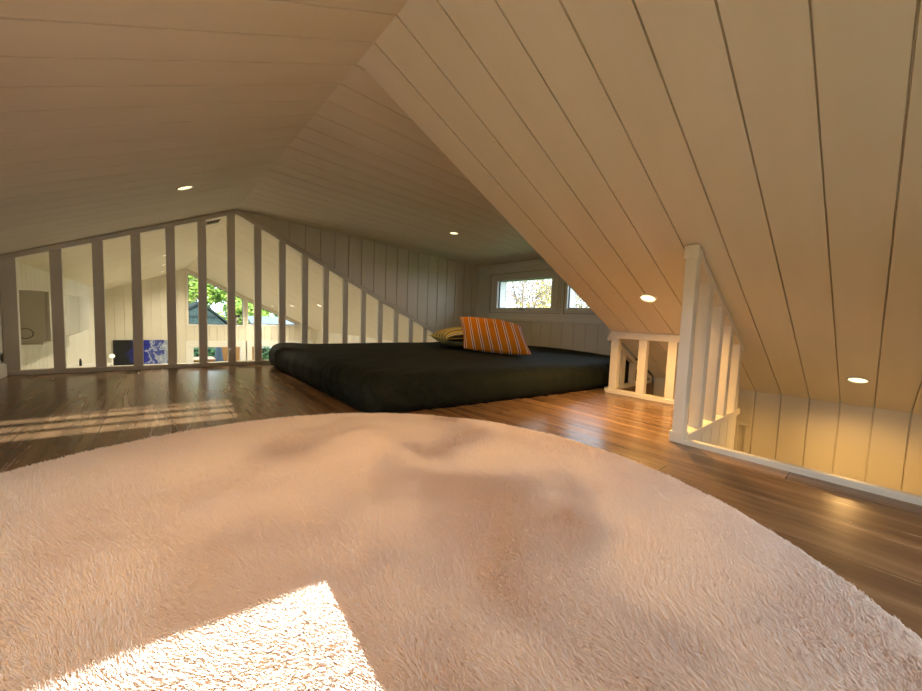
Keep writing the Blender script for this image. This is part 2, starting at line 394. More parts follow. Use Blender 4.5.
# slanted gable windows
def gable_window(name, poly_outer, inset, bottom):
    cx = sum(p[0] for p in poly_outer) / len(poly_outer); cz = sum(p[1] for p in poly_outer) / len(poly_outer)
    k = len(poly_outer)
    def inner(w):                                     # parallel inset of a convex polygon (counter-clockwise)
        L = []
        for i in range(k):
            a = Vector(poly_outer[i]); b = Vector(poly_outer[(i + 1) % k]); d = (b - a).normalized(); n = Vector((-d.y, d.x)); L.append((a + n * w, d))
        out = []
        for i in range(k):
            (p, d), (q, e) = L[i - 1], L[i]
            t = ((q.x - p.x) * e.y - (q.y - p.y) * e.x) / (d.x * e.y - d.y * e.x); out.append(p + d * t)
        return out
    inn = inner(inset)
    bm = bmesh.new(); ya, yb = YF - .015, YF + .07
    R = [[bm.verts.new((p[0], y, p[1])) for p in ring] for ring, y in ((poly_outer, ya), (inn, ya), (inn, yb), (poly_outer, yb))]
    for r in range(4):
        for i in range(k):
            j = (i + 1) % k; bm.faces.new([R[r][i], R[r][j], R[(r + 1) % 4][j], R[(r + 1) % 4][i]])
    o = struct(bm_obj(name, bm, M['frame']))
    s_in = inner(inset + .010)
    bm = bmesh.new(); ya, yb = YF + .045, YF + .055
    R = [[bm.verts.new((p[0], y, p[1])) for p in ring] for ring, y in ((inn, ya), (s_in, ya), (s_in, yb), (inn, yb))]
    for r in range(4):
        for i in range(k):
            j = (i + 1) % k; bm.faces.new([R[r][i], R[r][j], R[(r + 1) % 4][j], R[(r + 1) % 4][i]])
    bm_obj('seal', bm, M['seal'], o)
    prism('glass_pane', [(p[0], YF + .05, p[1]) for p in inn], (0, 1, 0), .006, M['glass'], o)
    return o
gable_window('window_3', [(W1['x0'], W1['z0']), (W1['x1'], W1['z0']), (W1['x1'], zt(W1['x1'])), (W1['x0'], zt(W1['x0']))], .026, None)
gable_window('window_4', [(W2['x0'], W2['z0']), (W2['x1'], W2['z0']), (W2['x1'], zt(W2['x1'])), (W2['x0'], zt(W2['x0']))], .022, None)
# patio doors under them
def patio_door(name, x0, x1):
    bm = bmesh.new(); w = .065; ya, yb = YF - .02, YF + .08
    add_box(bm, (x0, ya, ZG + .12), (x0 + w, yb, DZ - w), .0); add_box(bm, (x1 - w, ya, ZG + .12), (x1, yb, DZ - w), .0)
    add_box(bm, (x0, ya, DZ - w), (x1, yb, DZ), .004); add_box(bm, (x0, ya, ZG), (x1, yb, ZG + .12), .004)
    o = struct(bm_obj(name, bm, M['frame']))
    prism('glass_pane', [(x0 + w, YF + .04, ZG + .1), (x1 - w, YF + .04, ZG + .1), (x1 - w, YF + .04, DZ - w), (x0 + w, YF + .04, DZ - w)], (0, 1, 0), .006, M['glass'], o)
    bm = bmesh.new(); add_box(bm, (x0 - .05, YF - .018, ZG), (x0, YF + .0, DZ + .055), .003); add_box(bm, (x1, YF - .018, ZG), (x1 + .05, YF, DZ + .055), .003); add_box(bm, (x0, YF - .018, DZ), (x1, YF, DZ + .055), .003)
    bm_obj('door_casing', bm, M['frame'], o)
    box('door_handle', (x1 - .045, YF - .06, -1.35), (x1 - .025, YF - .02, -1.2), M['metal'], o)
patio_door('door_1', *D1)
patio_door('door_2', *D2)
# unseen window behind the camera: panel and slats shaped to cast the sun patches
bm = bmesh.new(); ya, yb = YB - .008, YB + .004
add_box(bm, (OX0, ya, .04), (OX0 + .012, yb, .655)); add_box(bm, (OX0, ya, .04), (OX1, yb, .06))
hexs = lambda z0, z1: [(OX0, ya, z0 + .018), (OX1, ya, z0), (OX1, yb, z0), (OX0, yb, z0 + .018), (OX0, ya, z1 + .018), (OX1, ya, z1), (OX1, yb, z1), (OX0, yb, z1 + .018)]
add_hex(bm, hexs(.286, .543)); add_hex(bm, hexs(.634, .672))
o = struct(bm_obj('window_5', bm, M['frame']))
bm = bmesh.new()
for z, t in ((.6215, .0016), (.597, .0042), (.569, .0026)): add_hex(bm, hexs(z - t, z + t))
bm_obj('stripe_slats', bm, M['frame'], o)
prism('glass_pane', [(OX0, YB - .03, .04), (OX1, YB - .03, .04), (OX1, YB - .03, .655), (OX0, YB - .03, .655)], (0, -1, 0), .005, M['glass'], o)

bm = bmesh.new()                                     # unseen window added behind the camera to throw skylight on the rug
add_box(bm, (BX0, YB - .05, BZ0), (BX0 + .03, YB + .005, BZ1), .002); add_box(bm, (BX1 - .03, YB - .05, BZ0), (BX1, YB + .005, BZ1), .002)
add_box(bm, (BX0, YB - .05, BZ0), (BX1, YB + .005, BZ0 + .03), .002); add_box(bm, (BX0, YB - .05, BZ1 - .03), (BX1, YB + .005, BZ1), .002)
o = struct(bm_obj('added_window_6', bm, M['frame']))
prism('glass_pane', [(BX0, YB - .03, BZ0), (BX1, YB - .03, BZ0), (BX1, YB - .03, BZ1), (BX0, YB - .03, BZ1)], (0, -1, 0), .005, M['glass'], o)

bm = bmesh.new()                                     # unseen side window added to bring cool daylight into the living room
for a_, b_ in ((RY0, RY0 + .06), (5.77, 5.83), (RY1 - .06, RY1)): add_box(bm, (XK - .004, a_, -1.84), (XK + .07, b_, -.41), 0)
add_box(bm, (XK - .004, RY0, -1.9), (XK + .07, RY1, -1.84), 0); add_box(bm, (XK - .004, RY0, -.41), (XK + .07, RY1, -.35), 0)
o = struct(bm_obj('added_window_8', bm, M['frame']))
prism('glass_pane', [(XK + .03, RY0 + .06, -1.84), (XK + .03, RY1 - .06, -1.84), (XK + .03, RY1 - .06, -.41), (XK + .03, RY0 + .06, -.41)], (1, 0, 0), .005, M['glass'], o)
bm = bmesh.new()                                     # unseen low window beside the camera, added for cool daylight on the rug
xa_, xb_ = XL - .16, XL + .004
add_box(bm, (xa_, LY0, .12), (xb_, LY0 + .03, .47)); add_box(bm, (xa_, LY1 - .03, .12), (xb_, LY1, .47))
add_box(bm, (xa_, LY0 + .03, .12), (xb_, LY1 - .03, .15)); add_box(bm, (xa_, LY0 + .03, .44), (xb_, LY1 - .03, .47))
o = struct(bm_obj('added_window_7', bm, M['frame']))
prism('glass_pane', [(XL - .05, LY0 + .03, .15), (XL - .05, LY1 - .03, .15), (XL - .05, LY1 - .03, .44), (XL - .05, LY0 + .03, .44)], (-1, 0, 0), .005, M['glass'], o)

# ------------------------------------------------------------------ railings
def baluster(parent, x0, x1, y0, y1, z0, ztop0, ztop1, name='baluster', bev=.003):
    """top follows a slope in x"""
    return hexa(name, [(x0, y0, z0), (x1, y0, z0), (x1, y1, z0), (x0, y1, z0), (x0, y0, ztop0), (x1, y0, ztop1), (x1, y1, ztop1), (x0, y1, ztop0)], M['rail'], parent, bev)
# gable railing at the loft edge
R1 = empty('loft_railing', (XR, YR, 0), 'white gable railing of upright slats between the loft and the living room', 'railing')
y0, y1 = YR, YR + .045
box('bottom_rail', (XL + .001, y0 - .004, .0), (XW - .01, y1 + .004, .030), M['rail'], R1, .003)
def sloped(name, xa, za, xb, zb, t, ya, yb, parent, m=None, bev=.003):
    return hexa(name, [(xa, ya, za - t), (xb, ya, zb - t), (xb, yb, zb - t), (xa, yb, za - t), (xa, ya, za), (xb, ya, zb), (xb, yb, zb), (xa, yb, za)], m or M['rail'], parent, bev)
sloped('top_rail', XL + .001, zl(XL) - .001, XR + .004, H - .002, .032, y0 - .006, y1, R1)
sloped('top_rail', XR + .0, H - .002, XW - .01, zr(XW - .01), .036, y0 - .010, y1, R1)
for i in range(17):
    x0 = -.649 + i * .1784; x1 = x0 + .050
    if i == 0: x0 = XL + .001
    xm = (x0 + x1) / 2
    f = (lambda x: zl(x) - .03) if x1 < XR else (lambda x: zr(x) - .034)
    baluster(R1, x0, x1, y0 + .002, y1 - .004, .028, f(x0), f(x1))
# stair-head railing (plane YN, running to the right under the roof)
R2 = empty('stair_railing', (XT, YN, 0), 'white sloping railing with a tall end post at the head of the stairs', 'railing')
xa = XT
hexa('newel_post', [(xa, YN, 0), (xa + .045, YN, 0), (xa + .045, YN + .038, 0), (xa, YN + .038, 0)] + [(xa, YN, zr(xa) - .045), (xa + .045, YN, zr(xa) - .05), (xa + .045, YN + .038, zr(xa) - .05), (xa, YN + .038, zr(xa) - .045)], M['rail'], R2, .003)
box('post_base', (xa - .004, YN - .004, 0), (xa + .049, YN + .045, .040), M['rail'], R2, .003)
hexa('post_cap', [(xa - .005, YN - .005, zr(xa) - .052), (xa + .050, YN - .005, zr(xa) - .052), (xa + .050, YN + .042, zr(xa) - .052), (xa - .005, YN + .042, zr(xa) - .052),
     (xa - .005, YN - .005, zr(xa) - .004), (xa + .050, YN - .005, zr(xa + .05) - .004), (xa + .050, YN + .042, zr(xa + .05) - .004), (xa - .005, YN + .042, zr(xa) - .004)], M['rail'], R2, .002)
xe = 2.235
sloped('top_rail', xa + .045, zr(xa + .045) - .003, xe, zr(xe) - .003, .030, YN, YN + .045, R2)
box('bottom_rail', (xa + .049, YN - .004, 0), (xe, YN + .05, .028), M['rail'], R2, .003)
for x0 in (1.628, 1.800, 1.962, 2.148):
    baluster(R2, x0, x0 + .045, YN, YN + .040, .027, zr(x0) - .031, zr(x0 + .045) - .031)
# low railing (plane XA, running along the loft)
R3 = empty('low_railing', (XA, .8, 0), 'low level white railing beyond the tall end post, beside the mattress', 'railing')
zt3 = zr(XA)
ra, rb, zq = XA - .004, XA + .040, zr(XA + .04)
hexa('top_rail', [(ra, YN + .051, zq - .024), (rb, YN + .051, zq - .024), (rb, YD + .012, zq - .024), (ra, YD + .012, zq - .024), (ra, YN + .051, zr(ra) - .003), (rb, YN + .051, zr(rb) - .003), (rb, YD + .012, zr(rb) - .003), (ra, YD + .012, zr(ra) - .003)], M['rail'], R3, .002)
box('bottom_rail', (XA - .006, YN + .051, .0), (XA + .044, YD + .014, .026), M['rail'], R3, .003)
for y in (1.046, .880, .722, .57):
    box('baluster', (XA, y, .025), (XA + .040, y + .046, zq - .023), M['rail'], R3, .003)
# short sloping railing under the near dormer cheek
R4 = empty('nook_railing', (2.5, YD, 0), 'short white sloping railing half hidden behind the low railing', 'railing')
ya, yb = YD + .016, YD + .052
sloped('top_rail', XA + .05, zr(XA + .05) - .003, XK - .02, zr(XK - .02) - .003, .034, ya, yb, R4)
box('bottom_rail', (XA + .05, ya, 0), (XK - .02, yb, .022), M['rail'], R4, .002)
for x0 in (2.36, 2.525, 2.69):
    baluster(R4, x0, x0 + .045, ya + .002, yb - .002, .021, max(.03, zr(x0) - .036), max(.03, zr(x0 + .045) - .036), bev=.002)

# backing of the shadow gap between handrail and cheek
struct(sloped('trim_5', XR + .04, zr(XR + .04) + .012, XW - .01, zr(XW - .01) + .012, .014, YR + .018, YR + .044, None))
# ------------------------------------------------------------------ recessed lights
def downlight(loc, nrm, label, mkey, r=.036, watts=20, cone=110, tilt=.4, col=WARM, group='recessed ceiling lights'):
    o = empty('downlight', loc, label, 'ceiling light', group)
    n = Vector(nrm).normalized(); q = n.to_track_quat('Z', 'Y').to_matrix()      # n points into the room
    L = Vector(loc)
    def ring(prof, name, m, seg=40, cap=False):
        V, F = [], []
        for (rr, h) in prof:
            for k in range(seg):
                a = 2 * math.pi * k / seg; V.append(L + q @ Vector((rr * math.cos(a), rr * math.sin(a), h)))
        for i in range(len(prof) - 1):
            for k in range(seg):
                F.append([i * seg + k, i * seg + (k + 1) % seg, (i + 1) * seg + (k + 1) % seg, (i + 1) * seg + k])
        if cap: F.append(list(range((len(prof) - 1) * seg, len(prof) * seg)))
        return mesh_obj(name, V, F, m, o, smooth=False)
    ring([(r * 1.30, .0005), (r * 1.28, .003), (r * 1.2, .0045), (r * 1.06, .004), (r * 1.02, .0015)], 'trim_ring', M['white_plastic'])
    ring([(r * 1.02, .001), (r * .7, .0022), (r * .3, .0028)], 'lens', M[mkey], cap=True)
    l = bpy.data.lights.new('downlight_beam', 'SPOT'); l.energy = watts; l.color = col; l.spot_size = math.radians(cone); l.spot_blend = .85; l.shadow_soft_size = .03
    lo = bpy.data.objects.new('downlight_beam', l); COL.objects.link(lo); lo.location = L + n * .012
    lo.rotation_euler = (-(n * tilt + Vector((0, 0, -1)) * (1 - tilt))).to_track_quat('Z', 'Y').to_euler()
    return o
nl = Vector((TL, 0, -1)); nr = Vector((-TR, 0, -1)); nd = Vector((-TD, 0, -1))
LX = .125
lights = [
 ((LX, 2.32, zl(LX)), nl, 'recessed round downlight on the left slope just before the gable railing', 6, 80, .2),
 ((LX, .73, zl(LX)), nl, 'recessed round downlight on the left slope above the rug', 29, 135, .8),
 ((1.86, 2.325, zd(1.86)), nd, 'recessed round downlight in the shallow dormer ceiling over the bed', 9, 168, 0.),
 ((1.789, .743, zr(1.789)), nr, 'recessed round downlight on the right slope above the low railing', 43, 155, .3),
 ((2.517, .067, zr(2.517)), nr, 'recessed round downlight low on the right slope over the stairs', 32, 160, .6),
]
for l, n, t, w_, c_, k_ in lights: downlight(l, n, t, 'lamp', .031, w_, c_, k_)
far_l = ['nearest', 'second nearest', 'third nearest', 'farthest']
FARC = (1., .87, .64)
for (y, w) in zip((3.91, 5.3, 6.51, 7.75), far_l):
    downlight((LX - .02, y, zl(LX - .02)), nl, 'recessed downlight on the left slope of the living room ceiling, %s to the railing' % w, 'lamp_far',   .034, 68, 155, .5, FARC)
for (y, w) in zip((5.308, 6.677, 8.013), ('nearest', 'middle', 'farthest')):
    downlight((1.81, y, zr(1.81)), nr, 'recessed downlight on the right slope of the living room ceiling, %s of the three' % w, 'lamp_far',   .034, 68, 155, .5, FARC)
# ventilation grille by the living-room ridge
V0 = empty('ceiling_vent', (.37, 3.6, zl(.37)), 'dark slotted vent grille near the ridge beyond the railing', 'vent')
n = nl.normalized(); du = Vector((0, 1, 0)); dv = Vector((1, 0, TL)).normalized()
def slope_box(name, u0, u1, v0, v1, h0, h1, m, parent):
    base = Vector(parent.location)
    P = [base + du * u + dv * v - n * (-h) for h in (h0, h1) for (u, v) in ((u0, v0), (u1, v0), (u1, v1), (u0, v1))]
    return hexa(name, P, m, parent, .001)
slope_box('backing', -.06, .06, -.05, .05, .0005, .004, M['dark'], V0)
for k in range(5): slope_box('slat', -.058, .058, -.044 + k * .02, -.038 + k * .02, .004, .009, mat('vent_slat', (.12, .10, .08), .5), V0)

# ------------------------------------------------------------------ mattress
M['sheet'] = mat('dark_green_sheet', (.012, .016, .014), .8, Specular_IOR_Level=.2)
def sheet_nodes():
    N, L, B = nt(M['sheet'])
    tc = N.new('ShaderNodeTexCoord'); mp = N.new('ShaderNodeMapping'); mp.inputs['Rotation'].default_value = (0, 0, .8)
    L.new(tc.outputs['Object'], mp.inputs['Vector'])
    v = N.new('ShaderNodeTexVoronoi'); v.inputs['Scale'].default_value = 95
    L.new(mp.outputs[0], v.inputs['Vector'])
    n2 = N.new('ShaderNodeTexNoise'); n2.inputs['Scale'].default_value = 9; L.new(mp.outputs[0], n2.inputs['Vector'])
    ad = N.new('ShaderNodeMath'); ad.operation = 'MULTIPLY_ADD'; L.new(n2.outputs['Fac'], ad.inputs[0]); ad.inputs[1].default_value = 2.; L.new(v.outputs['Distance'], ad.inputs[2])
    bp = N.new('ShaderNodeBump'); bp.inputs['Strength'].default_value = .35; bp.inputs['Distance'].default_value = .003
    L.new(ad.outputs[0], bp.inputs['Height']); L.new(bp.outputs[0], B.inputs['Normal'])
    r = N.new('ShaderNodeValToRGB'); r.color_ramp.elements[0].color = (.0120, .0165, .0105, 1); r.color_ramp.elements[1].color = (.0058, .0085, .0055, 1)
    L.new(v.outputs['Distance'], r.inputs[0]); L.new(r.outputs[0], B.inputs['Base Color'])
sheet_nodes()
def mattress():
    # outline (u: along the perimeter) - near edge slants, left edge straight
    C = [(.658, 1.341), (2.05, 1.178), (2.915, 1.168), (2.915, 3.175), (.672, 3.165)]
    # rounded polygon outline, sampled densely
    rad = [.05, .3, .06, .08, .13]
    pts = []
    k = len(C)
    for i in range(k):
        p, a, b = Vector(C[i]), Vector(C[i - 1]), Vector(C[(i + 1) % k])
        da, db = (a - p).normalized(), (b - p).normalized(); r = rad[i]
        ang = da.angle(db); t = r / math.tan(ang / 2)
        if i == 1: t = .3
        p0, p1 = p + da * t, p + db * t
        for s in range(9):
            q = s / 8; pts.append(((1 - q) ** 2) * p0 + 2 * q * (1 - q) * p + q * q * p1)
    out = []
    for i in range(len(pts)):
        a, b = pts[i], pts[(i + 1) % len(pts)]; m = max(1, int((b - a).length / .012))
        for s in range(m): out.append(a.lerp(b, s / m))
    cen = Vector((1.8, 2.2)); n = len(out)
    nor = []
    for i in range(n):
        d = out[(i + 1) % n] - out[i - 1]; nor.append(Vector((d.y, -d.x)).normalized())
    top = .172
    # profile: (inset, z)
    prof = [(.035, .003), (.012, .012), (.0, .035)] + [(-.008 + .0 * s, .035 + s * .02) for s in range(1, 5)]
    prof += [(.002, .130), (.014, .148), (.030, .160), (.052, .168), (.085, .172)]
    prof += [(.085 + (s / 26.) * .9, .172) for s in range(1, 25)]
    V, F = [], []
    for j, (ins, z) in enumerate(prof):
        for i in range(n):
            p = out[i] - nor[i] * min(ins, .1)
            if ins > .1:
                p = p.lerp(cen, min(.985, (ins - .1) / .82))
            x, y = p; zz = z
            q = Vector((x, y, 0))
            side = 1. if z < .14 else max(0, 1 - (ins) / .12)
            # hanging folds on the sides
            arc = i * .012
            w = noise.noise(Vector((arc * 7., z * 3., 1.3))) * .012 + noise.noise(Vector((arc * 19., z * 7 + arc * 4., 4.))) * .005
            d = (Vector((x, y)) - Vector(C[0])).length
            if d < .6: w += .016 * math.sin(arc * 70 + z * 60 + 2 * math.sin(arc * 21)) * (1 - d / .6) * min(1, z / .1)
            p = p + nor[i] * w * side * (.4 + .6 * min(1, z / .08))
            if z >= .14:
                zz += .006 * noise.noise(Vector((x * 2.2, y * 2.2, 7.))) + .0030 * noise.noise(Vector((x * 7, y * 7, 2.)))
                dn = (Vector((x, y)) - Vector(C[0])).length
                zz += .006 * math.sin((x * .8 - y) * 28 + 3 * noise.noise(Vector((x * 3, y * 3, 0)))) * math.exp(-dn * 2.2)
                zz += .02 * math.exp(-((x - 2.86) / .08) ** 2) * math.exp(-((y - 2.1) / .5) ** 2)
                zz += .008 * math.exp(-((x - .8) / .15) ** 2) * math.exp(-((y - 3.05) / .25) ** 2)
            V.append((p.x, p.y, zz))
    J = len(prof)
    for j in range(J - 1):
        for i in range(n):
            F.append([j * n + i, j * n + (i + 1) % n, (j + 1) * n + (i + 1) % n, (j + 1) * n + i])
    F.append([(J - 1) * n + i for i in range(n)])
    F.append([i for i in range(n)][::-1])
    o = mesh_obj('mattress', V, F, M['sheet'], None, True)
    tag(o, 'thick floor mattress in a dark green fitted sheet under the dormer', 'mattress')
    return o
mattress()

# ------------------------------------------------------------------ pillows
def stripes(name, axis, period, off, base1, base2, line, lw=.05, band=None, sheen=0.):
    m = mat(name, base1, .85, Sheen_Weight=sheen, Specular_IOR_Level=.15)
    N, L, B = nt(m)
    sx = N.new('ShaderNodeAttribute'); sx.attribute_name = 'weave'
    mm = N.new('ShaderNodeMath'); mm.operation = 'MULTIPLY_ADD'; L.new(sx.outputs['Fac'], mm.inputs[0]); mm.inputs[1].default_value = 1 / period; mm.inputs[2].default_value = off + 20
    fr = N.new('ShaderNodeMath'); fr.operation = 'FRACT'; L.new(mm.outputs[0], fr.inputs[0])
    r = N.new('ShaderNodeValToRGB'); r.color_ramp.interpolation = 'CONSTANT'
    e = r.color_ramp.elements
    seq = [(0, base1), (.40, line), (.40 + lw, base2), (.62, line), (.62 + lw, base1), (.99, base1)] if band is None else band
    e[0].position, e[0].color = seq[0][0], (*seq[0][1], 1)
    e[1].position, e[1].color = seq[-1][0], (*seq[-1][1], 1)
    for p, c in seq[1:-1]:
        x = e.new(p); x.color = (*c, 1)
    L.new(fr.outputs[0], r.inputs[0]); L.new(r.outputs[0], B.inputs['Base Color'])
    wv = N.new('ShaderNodeTexNoise'); wv.inputs['Scale'].default_value = 260
    bp = N.new('ShaderNodeBump'); bp.inputs['Strength'].default_value = .3; bp.inputs['Distance'].default_value = .001
    L.new(wv.outputs['Fac'], bp.inputs['Height']); L.new(bp.outputs[0], B.inputs['Normal'])
    return m
OR1, OR2 = (.70, .23, .010), (.42, .10, .012)
M['orange'] = stripes('orange_striped_cloth', 0, .0715, .05, OR1, OR2, (.92, .84, .74), .085)
YE = (.60, .46, .08)
M['yellow'] = stripes('yellow_striped_cloth', 0, .085, .2, YE, YE, YE, band=[(0, YE), (.28, (.04, .035, .025)), (.46, YE), (.56, (.85, .80, .68)), (.64, (.05, .04, .03)), (.74, (.85, .80, .68)), (.82, YE)])
def pillow(name, w, l, t, m, mat4, label, seed, pinch=.07, extra=None):
    n = 44; V, F, U = [], [], []
    idx = {}
    for s in (1, -1):
        for j in range(n + 1):
            for i in range(n + 1):
                u, v = -1 + 2 * i / n, -1 + 2 * j / n
                edge = (i in (0, n)) or (j in (0, n))
                if s == -1 and edge: idx[(s, i, j)] = idx[(1, i, j)]; continue
                h = (max(0, 1 - abs(u) ** 2.6) ** .55) * (max(0, 1 - abs(v) ** 2.6) ** .55)
                x = u * w / 2 * (1 - pinch * (1 - v * v) * abs(u) ** 3 * .9)
                y = v * l / 2 * (1 - pinch * (1 - u * u) * abs(v) ** 3 * .9)
                z = s * t / 2 * h
                q = Vector((u * 1.7, v * 1.7, seed + s * 3))
                z += .012 * noise.noise(q) * h + .006 * noise.noise(q * 3.1) * (1 - h) * (0 if edge else 1)
                p = Vector((x, y, z))
                if extra: p = extra(u, v, p)
                idx[(s, i, j)] = len(V); V.append(p); U.append(u * w / 2)
        for j in range(n):
            for i in range(n):
                f = [idx[(s, i, j)], idx[(s, i + 1, j)], idx[(s, i + 1, j + 1)], idx[(s, i, j + 1)]]
                F.append(f if s == 1 else f[::-1])
    o = mesh_obj(name, V, F, m, None, True)
    o.matrix_world = mat4
    o.data.attributes.new('weave', 'FLOAT', 'POINT').data.foreach_set('value', U)
    # piping round the seam, as a child
    ring = [V[idx[(1, i, 0)]] for i in range(n)] + [V[idx[(1, n, j)]] for j in range(n)] + [V[idx[(1, n - i, n)]] for i in range(n)] + [V[idx[(1, 0, n - j)]] for j in range(n)]
    K = len(ring); PV, PF = [], []
    for a in range(K):
        d = (ring[(a + 1) % K] - ring[a - 1]).normalized(); up = Vector((0, 0, 1)); sd_ = d.cross(up).normalized(); up = sd_.cross(d)
        for b in range(6):
            an = b * math.pi / 3; PV.append(ring[a] + (sd_ * math.cos(an) + up * math.sin(an)) * .0035)
    for a in range(K):
        for b in range(6):
            PF.append([a * 6 + b, ((a + 1) % K) * 6 + b, ((a + 1) % K) * 6 + (b + 1) % 6, a * 6 + (b + 1) % 6])
    pp = mesh_obj('seam_piping', PV, PF, m, o, True, loc=(0, 0, 0))
    return o
def frame_mat(origin, xd, yd):
    x = Vector(xd).normalized(); y = Vector(yd); y = (y - x * x.dot(y)).normalized(); z = x.cross(y)
    return Matrix(((x.x, y.x, z.x, origin[0]), (x.y, y.y, z.y, origin[1]), (x.z, y.z, z.z, origin[2]), (0, 0, 0, 1)))
PB0, PB1, PT0, PT1 = Vector((1.819, 2.097, .196)), Vector((2.024, 1.608, .190)), Vector((1.980, 2.352, .441)), Vector((2.225, 1.884, .387))
for p_ in (PB0, PB1): p_.z += .004
cen = (PB0 + PB1 + PT0 + PT1) / 4
xd = (PB1 - PB0 + PT1 - PT0).normalized(); yd = PT0 - PB0 + PT1 - PB1
mo = frame_mat(cen, xd, yd); mi = mo.inverted()
Q0, Q1, Q2, Q3 = [mi @ p for p in (PB0, PB1, PT1, PT0)]
def lean(u, v, p):
    a, b = (u + 1) / 2, (v + 1) / 2
    q = Q0 * (1 - a) * (1 - b) + Q1 * a * (1 - b) + Q2 * a * b + Q3 * (1 - a) * b
    e = .05 * (1 - v * v) * abs(u) ** 3; f = .06 * (1 - u * u) * abs(v) ** 3
    q = q - Vector((u * .25 * e, v * .2 * f, 0))
    q.z += p.z
    return q
o = pillow('pillow', .53, .40, .19, M['orange'], mo, '', 1., extra=lean)
tag(o, 'orange pillow with white double stripes leaning at the front of the pair', 'pillow')
o = pillow('pillow', .50, .46, .17, M['yellow'], frame_mat((2.09, 2.44, .272), (.33, .94, .0), (-.94, .33, -.06)), '', 5.)
tag(o, 'yellow and black striped pillow lying behind the orange one', 'pillow')

